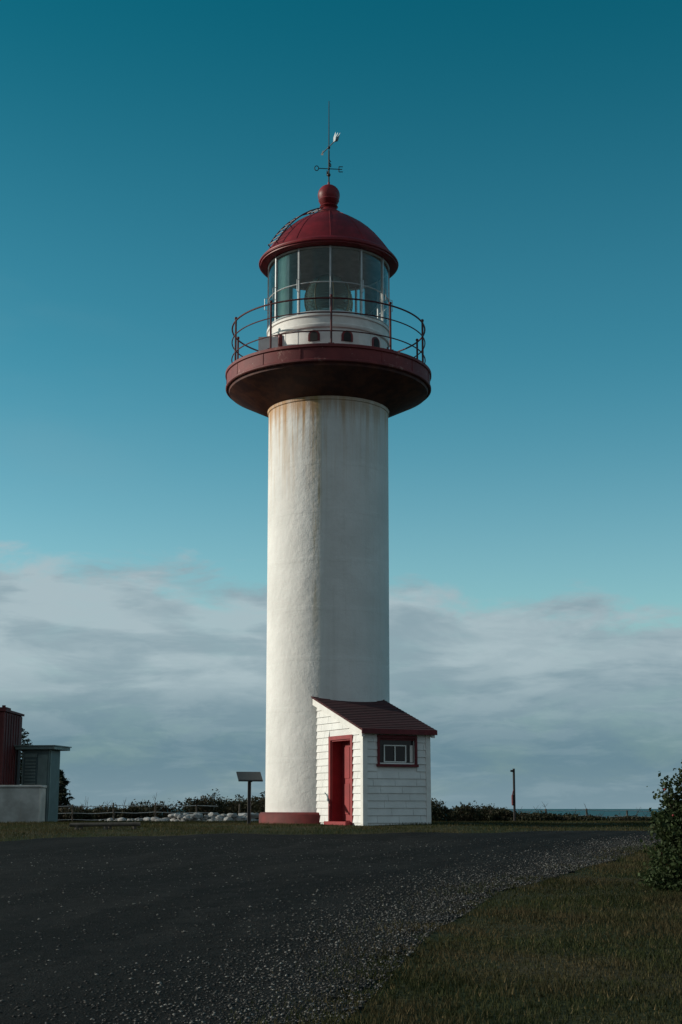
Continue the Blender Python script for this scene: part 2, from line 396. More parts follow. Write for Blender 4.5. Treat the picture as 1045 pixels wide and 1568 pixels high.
# ------------------------------------------------------------ LIGHTHOUSE
TX,TY=-.33,36.0
LH=empty('lighthouse',(TX,TY,0))
lathe('red_plinth',[(0,-.3),(1.70,-.3),(1.70,.20),(1.66,.24),(1.5,.25)],M_plinth,LH)
lathe('tower_shaft',[(1.545,.2)]+[(1.545+.02*i/20,.2+10.25*i/20) for i in range(1,21)],M_tower,LH,128)
lathe('shaft_collar',[(1.56,10.40),(1.59,10.42),(1.595,10.5),(1.56,10.52)],M_tower,LH,128)
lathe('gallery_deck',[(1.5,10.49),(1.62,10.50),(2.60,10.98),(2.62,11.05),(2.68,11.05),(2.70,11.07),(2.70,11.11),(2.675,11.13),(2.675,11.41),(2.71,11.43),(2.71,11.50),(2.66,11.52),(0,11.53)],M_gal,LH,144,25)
bm=bmesh.new()
for i in range(16):
    a=2*math.pi*(i+.35)/16; Mx=Matrix.Rotation(a,4,'Z')
    bbox(bm,2.67,2.685,-.012,.012,11.132,11.408,0,Mx)
from_bm('fascia_seams',bm,M_gal,LH)
# railing
bm=bmesh.new(); RR=2.55
for zz,r in ((12.73,.022),(12.36,.016),(11.88,.016)):
    tube(bm,[(RR*math.cos(2*math.pi*i/120),RR*math.sin(2*math.pi*i/120),zz) for i in range(120)],r,8,True)
for i in range(10):
    a=R(-90+2+36*i); c,s=math.cos(a),math.sin(a)
    tube(bm,[(RR*c,RR*s,11.51),(RR*c,RR*s,12.76)],.027,8)
    bm_=Matrix.Translation((RR*c,RR*s,11.53)); bbox(bm,-.07,.07,-.07,.07,0,.02,0,bm_)
    bmesh.ops.create_uvsphere(bm,u_segments=10,v_segments=6,radius=.042,matrix=Matrix.Translation((RR*c,RR*s,12.79)))
from_bm('gallery_railing',bm,M_rail,LH,40)
# lantern base wall with broad sill band
lathe('lantern_base',[(1.56,11.53),(1.59,11.55),(1.59,11.61),(1.565,11.63),(1.565,12.30),(1.61,12.32),(1.625,12.36),(1.625,12.40),(1.605,12.42),(1.605,12.60),(1.64,12.62),(1.64,12.68),(1.55,12.70),(1.2,12.70)],M_white,LH,96)
bm=bmesh.new()
for i in range(24):
    Mx=Matrix.Rotation(2*math.pi*i/24,4,'Z'); bbox(bm,1.562,1.573,-.02,.02,11.635,12.295,0,Mx)
from_bm('lantern_base_seams',bm,M_white,LH)
# arched vents
bm=bmesh.new()
for adeg in (-13,18,51,84,115,150,-95,-140):
    Mx=Matrix.Rotation(R(-90+adeg),4,'Z')
    for (ww,hh,xo,mi) in ((.15,.12,.030,0),(.095,.08,.042,1)):
        pts=[(-ww,-.13),(ww,-.13)]+[(ww*math.cos(R(q)),.02+hh*1.1*math.sin(R(q))) for q in range(0,181,20)]
        fr=[bm.verts.new(Mx@Vector((1.565+xo,p[0],12.09+p[1]))) for p in pts]
        bk=[bm.verts.new(Mx@Vector((1.53,p[0],12.09+p[1]))) for p in pts]
        f=bm.faces.new(fr); f.material_index=mi
        for q in range(len(pts)):
            f=bm.faces.new([fr[q],fr[(q+1)%len(pts)],bk[(q+1)%len(pts)],bk[q]]); f.material_index=mi
from_bm('arched_vents',bm,[M_red,M_dark],LH)
# small gallery door on the left of the lantern base
bm=bmesh.new(); Mx=Matrix.Rotation(R(-90-60),4,'Z')
bbox(bm,1.50,1.63,-.30,.30,11.55,12.28,0,Mx); bbox(bm,1.50,1.645,-.24,.24,11.57,12.22,1,Mx)
Mx2=Matrix.Rotation(R(-90-60),4,'Z')@Matrix.Translation((1.65,.27,0))@Matrix.Rotation(R(-30),4,'Z')
bbox(bm,0,.50,-.015,.015,11.58,12.22,2,Mx2)
from_bm('gallery_door',bm,[M_red,M_dark,M_white],LH)
# glazing
bm=bmesh.new(); GR=1.60
n=12
for i in range(n):
    a0=R(-90+2+30*i); a1=a0+R(30)
    k=6
    for q in range(k):
        b0=a0+(a1-a0)*q/k; b1=a0+(a1-a0)*(q+1)/k
        bm.faces.new([bm.verts.new((GR*math.cos(b)*1,GR*math.sin(b),z)) for b,z in ((b0,12.70),(b1,12.70),(b1,14.5),(b0,14.5))])
bmesh.ops.remove_doubles(bm,verts=bm.verts,dist=1e-4)
from_bm('lantern_glazing',bm,M_glass,LH,60)
bm=bmesh.new()
for i in range(12):
    Mx=Matrix.Rotation(R(-90+2+30*i),4,'Z'); bbox(bm,1.56,1.63,-.022,.022,12.70,14.5,0,Mx)
for zz in (12.73,13.52,14.47):
    tube(bm,[(1.605*math.cos(2*math.pi*i/96),1.605*math.sin(2*math.pi*i/96),zz) for i in range(96)],.016 if zz==13.52 else .025,6,True)
from_bm('glazing_bars',bm,M_grey,LH)
bm=bmesh.new()
for i in range(12):
    a=R(-90+2+30*i); 
    tube(bm,[(1.63*math.cos(a),1.63*math.sin(a),13.3),(1.70*math.cos(a),1.70*math.sin(a),13.32),(1.70*math.cos(a),1.70*math.sin(a),13.62),(1.63*math.cos(a),1.63*math.sin(a),13.64)],.010,6)
from_bm('handholds',bm,M_grey,LH)
# roof
prof=[(1.60,14.50),(1.78,14.50),(1.83,14.52),(1.84,14.64),(1.79,14.70),(1.74,14.72),(1.66,14.86),(1.52,15.06),(1.36,15.26),(1.16,15.47),(.94,15.66),(.70,15.83),(.48,15.95),(.34,16.01),(.30,16.03)]
lathe('dome_roof',prof,M_dome,LH,96,30)
lathe('lantern_ceiling',[(1.61,14.49),(1.2,14.70),(.6,14.85),(0,14.9)],M_ceil,LH,64)
bm=bmesh.new()
for i in range(12):
    a=R(-90+2+30*i)
    tube(bm,[(r*math.cos(a),r*math.sin(a),z+.002) for r,z in prof[5:]],.009,6)
tube(bm,[(1.845*math.cos(2*math.pi*i/96),1.845*math.sin(2*math.pi*i/96),14.58) for i in range(96)],.03,8,True)
from_bm('roof_ribs_and_gutter',bm,M_dome,LH,40)
lathe('ventilator_ball',[(.34,16.0),(.33,16.08),(.25,16.12),(.20,16.20),(.25,16.26),(.20,16.31),(.235,16.35),(.28,16.44)]+
      [(.30*math.cos(R(q)),16.60+.30*math.sin(R(q))) for q in range(-25,90,12)]+[(.03,16.9),(.03,16.98),(0,16.98)],M_dome,LH,40,30)
# roof ladder
bm=bmesh.new()
def dome_pt(k,da,off):
    pr=prof[4:]; r=np.interp(k,range(len(pr)),[p[0] for p in pr]); z=np.interp(k,range(len(pr)),[p[1] for p in pr])
    th=math.atan2(1,1.2); a=R(-90-52)+da/max(r,.3)
    rr=r+off*math.cos(th)
    return (rr*math.cos(a),rr*math.sin(a),z+off*math.sin(th))
for da in (-.17,.17):
    tube(bm,[dome_pt(k*.5,da,.10) for k in range(0,20)],.018,6)
    for k in (0,4,8): tube(bm,[dome_pt(k,da,0),dome_pt(k,da,.10)],.012,6)
for k in np.arange(.5,9.6,.8): tube(bm,[dome_pt(k,-.17,.10),dome_pt(k,.17,.10)],.012,6)
from_bm('roof_ladder',bm,M_rail,LH,40)
# weather vane
bm=bmesh.new()
tube(bm,[(0,0,16.9),(0,0,17.9)],.020,8); tube(bm,[(0,0,17.9),(0,0,19.38)],.014,8,r2=.009)
for z_,r_ in ((17.2,.05),(17.38,.035),(18.0,.04)):
    bmesh.ops.create_uvsphere(bm,u_segments=10,v_segments=8,radius=r_,matrix=Matrix.Translation((0,0,z_)))
ra=R(6)
for q in range(4):
    Mx=Matrix.Rotation(ra+q*math.pi/2,4,'Z'); tube(bm,[Mx@Vector((0,0,17.38)),Mx@Vector((.27,0,17.38))],.012,6)
def letter(Mx,strokes):
    for (x0,z0,x1,z1) in strokes:
        tube(bm,[Mx@Vector((x0*.06,0,z0*.075)),Mx@Vector((x1*.06,0,z1*.075))],.012,6)
Wm=Matrix.Translation((.335*math.cos(ra),.335*math.sin(ra),17.38))
letter(Wm,[(-1,-1,-1,1),(-1,1,.8,1),(-1,0,.5,0),(-1,-1,.8,-1)])
Wm=Matrix.Translation((-.335*math.cos(ra),-.335*math.sin(ra),17.38))
tube(bm,[Wm@Vector((.055*math.cos(R(k)),0,.07*math.sin(R(k)))) for k in range(0,360,30)],.012,6,True)
Wm=Matrix.Translation((-.33*math.sin(ra),.33*math.cos(ra),17.38))@Matrix.Rotation(R(70),4,'Z')
letter(Wm,[(-1,-1,-1,1),(-1,1,1,-1),(1,-1,1,1)])
Wm=Matrix.Translation((.33*math.sin(ra),-.33*math.cos(ra),17.38))@Matrix.Rotation(R(70),4,'Z')
letter(Wm,[(1,1,-1,1),(-1,1,-1,0),(-1,0,1,0),(1,0,1,-1),(1,-1,-1,-1)])
tail=Vector((.20,-.42,18.03)); head=Vector((-.18,.40,18.03)); d=(head-tail).normalized()
tube(bm,[tail,head],.013,6)
bm.faces.new([bm.verts.new(p) for p in (head+d*.12,head-d*.05+Vector((0,0,.08)),head-d*.05-Vector((0,0,.08)))])
from_bm('weather_vane',bm,M_black,LH,40)
bm=bmesh.new()
side_=Vector((.10,.04,0))
for s0 in (-1,0,1):
    o_=side_*s0*.35
    pts=[tail+d*.18+o_*.2,tail+d*.10+Vector((0,0,.09))+o_,tail-d*.06+Vector((.02,0,.19))+o_*1.8,tail-d*.08+Vector((0,0,.03))+o_*1.2,tail-d*.02+Vector((0,0,-.05))+o_]
    bm.faces.new([bm.verts.new(p) for p in pts])
from_bm('vane_tail',bm,M_grey,LH)
# Fresnel lens apparatus inside
M_lens,t,b=newmat('fresnel_lens_glass'); b.inputs['Base Color'].default_value=(.30,.40,.37,1); b.inputs['Roughness'].default_value=.08
b.inputs['Transmission Weight'].default_value=.6; b.inputs['IOR'].default_value=1.5
pr=[]
zz=12.95
while zz<14.15:
    tt=(zz-13.55)/.62; r=.60*math.sqrt(max(.12,1-.72*tt*tt)); pr+= [(r-.03,zz),(r+.035,zz+.035),(r-.03,zz+.07)]; zz+=.075
lathe('fresnel_lens',pr,M_lens,LH,48,20)
M_brass=paint('brass',(.22,.18,.10),.35,.2,6,.05,metal=.8)
bm=bmesh.new()
for i in range(8):
    a=R(45*i+12); tube(bm,[((.05+.60*math.sqrt(max(.12,1-.72*((z-13.55)/.62)**2)))*math.cos(a),(.05+.60*math.sqrt(max(.12,1-.72*((z-13.55)/.62)**2)))*math.sin(a),z) for z in np.linspace(12.95,14.16,9)],.018,6)
for z,r in ((12.93,.36),(14.18,.32)): tube(bm,[(r*math.cos(2*math.pi*i/40),r*math.sin(2*math.pi*i/40),z) for i in range(40)],.03,8,True)
from_bm('lens_frame',bm,M_brass,LH,40)
lathe('lens_pedestal',[(.5,12.70),(.5,12.75),(.22,12.80),(.2,12.90),(.4,12.93),(0,12.94)],M_black,LH,32)
lathe('lantern_floor',[(0,12.69),(1.55,12.69)],M_ceil,LH,48)
bm=bmesh.new(); lathe_bm(bm,[(1.52,12.75),(1.52,14.45)],18,R(-90-58),R(-90-41))
for v in bm.verts:
    a=math.atan2(v.co.y,v.co.x); s=1+.015*math.sin(a*60); v.co.x*=s; v.co.y*=s
from_bm('lantern_curtain',bm,M_white,LH,60)

# ------------------------------------------------------------ ENTRANCE SHED
TH=R(27); SH=empty('entrance_shed',(TX,TY,0),TH)
U0,U1,VF=-.90,.80,3.60        # local x extents, front wall at y=-VF
SL=.345
def roofz(v): return 2.10+(3.60-v)*SL
DV0,DV1,DZ=2.00,3.02,1.90     # door opening
WU0,WU1,WZ0,WZ1=-.50,.42,1.32,1.90
bm=bmesh.new()
def lwall(v0,v1,z0,zt0,zt1):
    x0,x1=U0+.0,U0+.08
    vs=[(x0,-v0,z0),(x1,-v0,z0),(x1,-v1,z0),(x0,-v1,z0),(x0,-v0,zt0),(x1,-v0,zt0),(x1,-v1,zt1),(x0,-v1,zt1)]
    vs=[bm.verts.new(p) for p in vs]
    for f in [(0,3,2,1),(4,5,6,7),(0,1,5,4),(1,2,6,5),(2,3,7,6),(3,0,4,7)]: bm.faces.new([vs[i] for i in f])
lwall(1.0,DV0,-.2,roofz(1.0)-.02,roofz(DV0)-.02); lwall(DV1,VF,-.2,roofz(DV1)-.02,roofz(VF)-.02)
lwall(DV0,DV1,DZ,roofz(DV0)-.02,roofz(DV1)-.02)
bbox(bm,U1-.08,U1,-VF+.08,-1.0,-.2,2.08)
bbox(bm,U0+.08,WU0,-VF,-VF+.08,-.2,2.08); bbox(bm,WU1,U1,-VF,-VF+.08,-.2,2.08)
bbox(bm,WU0,WU1,-VF,-VF+.08,-.2,WZ0); bbox(bm,WU0,WU1,-VF,-VF+.08,WZ1,2.08)
vs=[bm.verts.new(p) for p in ((U1-.02,-VF+.08,2.08),(U1-.02,-1.0,2.08),(U1-.02,-1.0,roofz(1.0)-.02))]; bm.faces.new(vs)
from_bm('walls',bm,M_siding,SH)
# clapboards
bm=bmesh.new(); BH=.163
def board_front(u0,u1,z0,z1):
    y0=-VF; a,b_=.026,.006
    vs=[(u0,y0-a,z0),(u1,y0-a,z0),(u1,y0,z0),(u0,y0,z0),(u0,y0-b_,z1),(u1,y0-b_,z1),(u1,y0,z1),(u0,y0,z1)]
    vs=[bm.verts.new(p) for p in vs]
    for f in [(0,3,2,1),(4,5,6,7),(0,1,5,4),(1,2,6,5),(3,0,4,7)]: bm.faces.new([vs[i] for i in f])
def board_left(v0,v1,z0,z1,X=None,sgn=-1):
    X=U0 if X is None else X; a,b_=.026*sgn,.006*sgn
    vs=[(X+a,-v0,z0),(X+a,-v1,z0),(X,-v1,z0),(X,-v0,z0),(X+b_,-v0,z1),(X+b_,-v1,z1),(X,-v1,z1),(X,-v0,z1)]
    vs=[bm.verts.new(p) for p in vs]
    for f in [(0,1,2,3),(4,7,6,5),(0,4,5,1),(1,5,6,2),(3,7,4,0)]: bm.faces.new([vs[i] for i in f])
def split(a,b,row):
    W=.56; off=(row%2)*.28+.09*((row*7)%3); cuts=[a]; p=math.floor(a/W)*W+off-W
    while p<b:
        if p>a+.06 and p<b-.06: cuts.append(p)
        p+=W
    cuts.append(b); return [(c0+(.004 if i else 0),c1-(.004 if i<len(cuts)-2 else 0)) for i,(c0,c1) in enumerate(zip(cuts,cuts[1:]))]
row=0; z=.02
while z<3.0:
    z1=z+BH-.010
    if z1<2.10:
        segs=[(U0+.09,U1-.09)]
        if z1>WZ0-.05 and z<WZ1+.05: segs=[(U0+.09,WU0-.055),(WU1+.055,U1-.09)]
        for s in segs:
            for a,b_ in split(s[0],s[1],row): board_front(a,b_,z,z1)
        for a,b_ in split(1.2,VF-.09,row): board_left(a,b_,z,z1,U1,1)
    vmax=min(VF-.09,3.60-(z1-2.06)/SL) if z1>2.06 else VF-.09
    segs=[(1.15,vmax)]
    if z<DZ+.08: segs=[(1.15,DV0-.10),(DV1+.10,vmax)]
    for s in segs:
        if s[1]-s[0]>.05:
            for a,b_ in split(s[0],s[1],row): board_left(a,b_,z,z1)
    z+=BH; row+=1
from_bm('clapboards',bm,M_siding,SH)
bm=bmesh.new()
bbox(bm,U0-.03,U0+.088,-VF-.03,-VF+.0,-.1,2.06); bbox(bm,U0-.03,U0,-VF+.002,-VF+.088,-.1,2.06)
bbox(bm,U1-.088,U1+.03,-VF-.03,-VF,-.1,2.06); bbox(bm,U1,U1+.03,-VF+.002,-VF+.088,-.1,2.06)
for X0,X1 in ((U0-.10,U0-.025),(U1+.025,U1+.10)):
    v0,v1=1.0,VF+.12
    vs=[(X0,-v0,roofz(v0)-.16),(X1,-v0,roofz(v0)-.16),(X1,-v1,roofz(v1)-.14),(X0,-v1,roofz(v1)-.14),(X0,-v0,roofz(v0)-.0),(X1,-v0,roofz(v0)-.0),(X1,-v1,roofz(v1)-.0),(X0,-v1,roofz(v1)-.0)]
    vs=[bm.verts.new(p) for p in vs]
    for f in [(0,3,2,1),(4,5,6,7),(0,1,5,4),(1,2,6,5),(2,3,7,6),(3,0,4,7)]: bm.faces.new([vs[i] for i in f])
bbox(bm,U0-.02,U1+.02,-VF-.09,-VF-.03,2.0,2.06)
from_bm('corner_and_rake_boards',bm,M_white,SH)
# roof
m,t,b=newmat('roof_shingles_dark_red'); c=t.coord()
br=t.new('ShaderNodeTexBrick'); t.set(br.inputs['Vector'],c); br.inputs['Scale'].default_value=1; br.inputs['Brick Width'].default_value=.3; br.inputs['Row Height'].default_value=.14
br.inputs['Mortar Size'].default_value=.006
br.inputs['Color1'].default_value=(.055,.009,.012,1); br.inputs['Color2'].default_value=(.080,.013,.017,1); br.inputs['Mortar'].default_value=(.02,.006,.006,1)
t.set(b.inputs['Base Color'],t.mix(t.math('MULTIPLY',t.noise(c,30,4),.5),br.outputs[0],(.04,.008,.010))); b.inputs['Roughness'].default_value=.9
t.set(b.inputs['Normal'],t.bump(br.outputs['Fac'],-.5,.01)); M_shing=m
bm=bmesh.new(); v0,v1=1.0,VF+.16; X0,X1=U0-.13,U1+.13
n=20
for i in range(n):   # stepped shingle courses
    a=v1-(v1-v0)*i/n; b_=v1-(v1-v0)*(i+1)/n-.02
    vs=[(X0,-a,roofz(a)+.005),(X1,-a,roofz(a)+.005),(X1,-b_,roofz(b_)+.005),(X0,-b_,roofz(b_)+.005),(X0,-a,roofz(a)+.055),(X1,-a,roofz(a)+.055),(X1,-b_,roofz(b_)+.042),(X0,-b_,roofz(b_)+.042)]
    vs=[bm.verts.new(p) for p in vs]
    for f in [(0,3,2,1),(4,5,6,7),(0,1,5,4),(1,2,6,5),(3,0,4,7)]: bm.faces.new([vs[i] for i in f])
from_bm('roof',bm,M_shing,SH)
box('eave_fascia',X0,X1,-VF-.185,-VF-.162,roofz(VF+.16)-.06,roofz(VF+.16)+.05,M_trim,SH)
box('soffit',U0-.02,U1+.02,-VF-.16,-VF+.01,2.062,2.075,M_white,SH)
# door frame, recess, leaf
bm=bmesh.new()
bbox(bm,U0-.035,U0+.0,-DV0-.0,-DV0+.095,.0,DZ+.09); bbox(bm,U0-.035,U0,-DV1-.095,-DV1,.0,DZ+.09); bbox(bm,U0-.035,U0,-DV1,-DV0,DZ,DZ+.09)
bbox(bm,U0,U0+.34,-DV0-.03,-DV0,0,DZ); bbox(bm,U0,U0+.34,-DV1,-DV1+.03,0,DZ); bbox(bm,U0,U0+.34,-DV1+.03,-DV0-.03,DZ-.03,DZ)
from_bm('door_frame',bm,M_door,SH)
bm=bmesh.new(); xd=U0+.26
bbox(bm,xd,xd+.05,-DV1+.03,-DV0-.03,.06,DZ-.03)
for (a,b_,z0,z1) in ((DV0+.14,DV0+.44,1.02,1.74),(DV0+.56,DV1-.14,1.02,1.74),(DV0+.14,DV0+.44,.2,.9),(DV0+.56,DV1-.14,.2,.9)):
    bbox(bm,xd-.012,xd,-b_,-a,z0,z1,bev=.005)
from_bm('door_leaf',bm,M_door,SH)
box('door_notice',xd-.020,xd-.013,-DV0-.78,-DV0-.56,1.38,1.47,M_white,SH)
bm=bmesh.new(); bmesh.ops.create_uvsphere(bm,u_segments=12,v_segments=8,radius=.035,matrix=Matrix.Translation((xd-.05,-DV1+.12,.98)))
from_bm('door_knob',bm,M_brass,SH,60)
box('door_sill',U0-.18,U0+.30,-DV1-.05,-DV0+.05,-.08,.045,M_door,SH,.01)
# window
M_wglass,t,b=newmat('window_glass'); b.inputs['Base Color'].default_value=(.012,.014,.016,1); b.inputs['Roughness'].default_value=.1; b.inputs['Specular IOR Level'].default_value=.35
bm=bmesh.new()
bbox(bm,WU0-.055,WU1+.055,-VF-.045,-VF,WZ1,WZ1+.07); bbox(bm,WU0-.075,WU1+.075,-VF-.07,-VF,WZ0-.06,WZ0)
bbox(bm,WU0-.055,WU0,-VF-.045,-VF,WZ0,WZ1); bbox(bm,WU1,WU1+.055,-VF-.045,-VF,WZ0,WZ1)
from_bm('window_trim',bm,M_trim,SH)
bm=bmesh.new()
def sash(u0,u1,y0,z0,z1,fw,mun):
    bbox(bm,u0,u1,y0,y0+.03,z0,z0+fw); bbox(bm,u0,u1,y0,y0+.03,z1-fw,z1)
    bbox(bm,u0,u0+fw,y0,y0+.03,z0+fw,z1-fw); bbox(bm,u1-fw,u1,y0,y0+.03,z0+fw,z1-fw)
    for k in range(1,mun+1):
        uc=u0+(u1-u0)*k/(mun+1); bbox(bm,uc-.012,uc+.012,y0+.005,y0+.025,z0+fw,z1-fw)
sash(WU0+.14,WU1-.20,-VF+.02,WZ0+.04,WZ1-.15,.024,1)
bbox(bm,WU0,WU1,-VF+.01,-VF+.045,WZ0,WZ0+.03)
bbox(bm,WU1-.10,WU1-.03,-VF+.025,-VF+.045,WZ0+.045,WZ1-.15)
from_bm('window_sash',bm,M_white,SH)
box('window_head',WU0,WU1,-VF+.01,-VF+.06,WZ1-.045,WZ1,M_trim,SH)
box('window_pane',WU0,WU1,-VF+.05,-VF+.075,WZ0,WZ1-.001,M_wglass,SH)

# ------------------------------------------------------------ information sign
SG=empty('information_sign',(-2.15,34.0,h(-2.15,34)))
M_sign=paint('sign_panel_dark',(.04,.05,.055),.4,.2,5,.0)
box('post',-.04,.04,-.04,.04,-.1,1.0,M_black,SG,.006)
bm=bmesh.new(); Mx=Matrix.Translation((0,0,1.10))@Matrix.Rotation(R(14),4,'Z')@Matrix.Rotation(R(32),4,'X')
bbox(bm,-.29,.29,-.20,.20,-.015,.015,0,Mx,.004); bbox(bm,-.27,.27,-.18,.18,.017,.021,0,Mx)
bbox(bm,-.05,.05,-.15,.15,-.06,-.016,0,Mx)
from_bm('panel',bm,[M_sign,M_grey],SG)
# ------------------------------------------------------------ marker pole
PX,PY=5.25,44; PO=empty('marker_pole',(PX,PY,h(PX,PY)))
bm=bmesh.new(); tube(bm,[(0,0,-.2),(0.01,0,1.62)],.036,8); bbox(bm,-.09,.02,-.05,.05,1.52,1.58)
from_bm('post',bm,M_black,PO)
bm=bmesh.new(); bbox(bm,-.08,-.02,-.07,.03,.52,.84,bev=.02); tube(bm,[(-.05,-.05,.84),(-.03,-.05,.94),(0,-.04,.98)],.015,6)
from_bm('rope_bag',bm,M_trim,PO)
# ------------------------------------------------------------ fences
def fence(name,pts,hp,mat):
    E=empty(name,(pts[0][0],pts[0][1],0)); bm=bmesh.new(); ox,oy=pts[0]
    tops=[]
    for i in range(len(pts)-1):
        n=6
        for k in range(n+(1 if i==len(pts)-2 else 0)):
            x=pts[i][0]+(pts[i+1][0]-pts[i][0])*k/n; y=pts[i][1]+(pts[i+1][1]-pts[i][1])*k/n; z=h(x,y)
            j=random.uniform(-.03,.05)
            tube(bm,[(x-ox,y-oy,z-.1),(x-ox+random.uniform(-.04,.04),y-oy,z+hp+j)],.028,6); tops.append((x-ox,y-oy,z))
    from_bm('posts',bm,mat,E); bm=bmesh.new()
    for f in (.95,.6,.28):
        w=[]
        for a,b_ in zip(tops,tops[1:]):
            for q in (0,.5): w.append((a[0]+(b_[0]-a[0])*q,a[1]+(b_[1]-a[1])*q,a[2]+(b_[2]-a[2])*q+hp*f-(.03 if q else 0)))
        tube(bm,w,.010,5)
    from_bm('wires',bm,M_grey,E)
M_post=paint('weathered_post',(.10,.085,.07),.85,.3,9,.3)
fence('wire_fence',[(5.3,46.5),(13,46.5)],.50,M_post)
fence('wire_fence.001',[(-11,45.5),(-3.2,45.5)],.62,M_post)
# ------------------------------------------------------------ left group
CB=empty('concrete_block_wall',(-9.2,37,h(-8,37)))
M_conc=paint('whitewashed_concrete',(.46,.47,.46),.85,.2,3,.4,dirt=(.22,.22,.20),dirt_amt=.6)
bm=bmesh.new(); bbox(bm,-1.2,1.60,-.35,.35,-.15,.86,bev=.025); bbox(bm,-1.22,1.62,-.37,.37,.865,.93,bev=.012)
bbox(bm,1.0,1.12,-.36,-.34,.1,.7)
from_bm('block',bm,M_conc,CB)
US=empty('utility_shed',(-8.32,40.2,h(-8,40.2)),R(-10))
M_teal=paint('grey_green_metal',(.085,.13,.135),.55,.2,3,.1,dirt=(.05,.07,.07),dirt_amt=.5)
M_teal2=paint('grey_green_light',(.14,.2,.2),.5,.2,3,.1)
bm=bmesh.new(); bbox(bm,-.42,.36,-.42,.42,-.2,1.98,bev=.01)
for k in range(9): bbox(bm,-.32,-.02,-.450,-.425,.95+k*.09,.95+k*.09+.05,1)
bbox(bm,.05,.31,-.445,-.422,.05,1.85,1); bbox(bm,-.36,.02,-.44,-.422,1.78,1.88,1)
bbox(bm,-.41,-.38,-.44,-.422,.0,1.95,1); bbox(bm,.365,.38,-.35,-.30,0,1.97,1)
from_bm('body',bm,[M_teal,M_teal2],US)
bm=bmesh.new(); bbox(bm,-.56,.58,-.62,.60,1.985,2.07,bev=.01); bbox(bm,-.59,.61,-.65,.63,2.072,2.10)
from_bm('roof',bm,M_teal2,US)
RB=empty('red_equipment_hut',(-10.23,39.0,h(-9,39)))
M_hut=paint('hut_dark_red',(.075,.011,.013),.7,.25,3,.15,dirt=(.03,.01,.01),dirt_amt=.4)
bm=bmesh.new(); bbox(bm,-1.6,1.22,-.6,1.6,-.2,2.92,bev=.03); bbox(bm,-1.64,1.26,-.64,1.64,2.922,2.98)
for k in range(12): bbox(bm,-1.5+k*.23,-1.46+k*.23,-.615,-.602,.05,2.88)
for k in range(6): bbox(bm,1.222,1.24,-.4+k*.3,-.36+k*.3,.05,2.88)
tube(bm,[(.62,0,2.96),(.62,0,3.18)],.045,8); tube(bm,[(.82,0,2.96),(.82,0,3.24)],.03,8); tube(bm,[(1.05,0,2.96),(1.05,0,3.12)],.05,8); bbox(bm,.9,1.2,-.3,.2,2.985,3.05)
from_bm('body',bm,M_hut,RB)
LB=empty('timber_barrier',(-4.85,30.0,h(-4.85,30)),R(-4))
bm=bmesh.new(); tube(bm,[(-.75,0,.10),(.72,.02,.115)],.04,8); 
for q in (-.6,0,.6): tube(bm,[(q,0,-.1),(q,0,.07)],.045,8)
tube(bm,[(-.75,.35,.10),(.1,.40,.10)],.035,8)
for q in (-.6,0): tube(bm,[(q,.37,-.1),(q,.37,.08)],.04,8)
from_bm('rails',bm,M_post,LB,40)

# ------------------------------------------------------------ foliage
def leafcloud(name,clumps,mat,leaf,parent=None,aspect=.5,base_h=True):
    Vs=[];Ts=[]
    for (cx,cy,cz,rx,ry,rz,n) in clumps:
        d=rng.normal(size=(n,3)); d/=np.linalg.norm(d,axis=1)[:,None]
        ph=rng.uniform(0,6.28,6)
        lump=1+.22*np.sin(d[:,0]*5+ph[0])*np.sin(d[:,2]*6+ph[1])+.16*np.sin(d[:,1]*9+ph[2]+d[:,0]*7)+.12*np.sin(d[:,2]*14+ph[3]+d[:,0]*11)
        r=rng.uniform(.35,1,n)**.45*lump*(1+.12*np.abs(rng.normal(size=n))*(rng.uniform(size=n)>.85))
        p=d*r[:,None]*np.array([rx,ry,rz])+np.array([cx,cy,cz])
        gz=H(p[:,0],p[:,1]); p[:,2]=np.maximum(p[:,2],gz+rng.uniform(0,.06,n))
        a=rng.normal(size=(n,3)); a/=np.linalg.norm(a,axis=1)[:,None]
        b_=np.cross(a,rng.normal(size=(n,3))); b_/=np.linalg.norm(b_,axis=1)[:,None]
        s=leaf*rng.uniform(.5,1.3,n)[:,None]
        Vs.append(np.stack([p-a*s,p+b_*s*aspect,p+a*s,p-b_*s*aspect],1).reshape(-1,3))
        tt=np.clip(rng.uniform(0,1,n)*.6+(r-.5)*.5+rng.uniform(-.15,.15),0,1); Ts.append(np.repeat(tt,4))
    V=np.concatenate(Vs); return np_mesh(name,V,np.arange(len(V)).reshape(-1,4),mat,{'tint':np.concatenate(Ts)},parent)
def mat_leaf(name,c1,c2,c3,sc=2.):
    m,t,b=newmat(name); a=t.attr('tint'); c=t.coord(); n=t.noise(c,sc,3)
    col=t.mix(a,c1,c2); col=t.mix(t.math('MULTIPLY',t.step(n,.5,.65),.7),col,c3)
    t.set(b.inputs['Base Color'],col); b.inputs['Roughness'].default_value=.7; b.inputs['Specular IOR Level'].default_value=.2
    tr=t.new('ShaderNodeBsdfTranslucent'); t.set(tr.inputs[0],col); mx=t.new('ShaderNodeMixShader'); mx.inputs[0].default_value=.25
    t.l.new(b.outputs[0],mx.inputs[1]); t.l.new(tr.outputs[0],mx.inputs[2]); t.l.new(mx.outputs[0],t.n['Material Output'].inputs[0]); return m
M_shrub=mat_leaf('coastal_shrub_leaves',(.014,.015,.008),(.045,.045,.022),(.05,.034,.02),1.2)
M_bush=mat_leaf('bush_leaves',(.014,.026,.011),(.055,.080,.028),(.040,.050,.02),3)
M_bark=paint('twig_bark',(.06,.045,.035),.9,.3,10,.3)
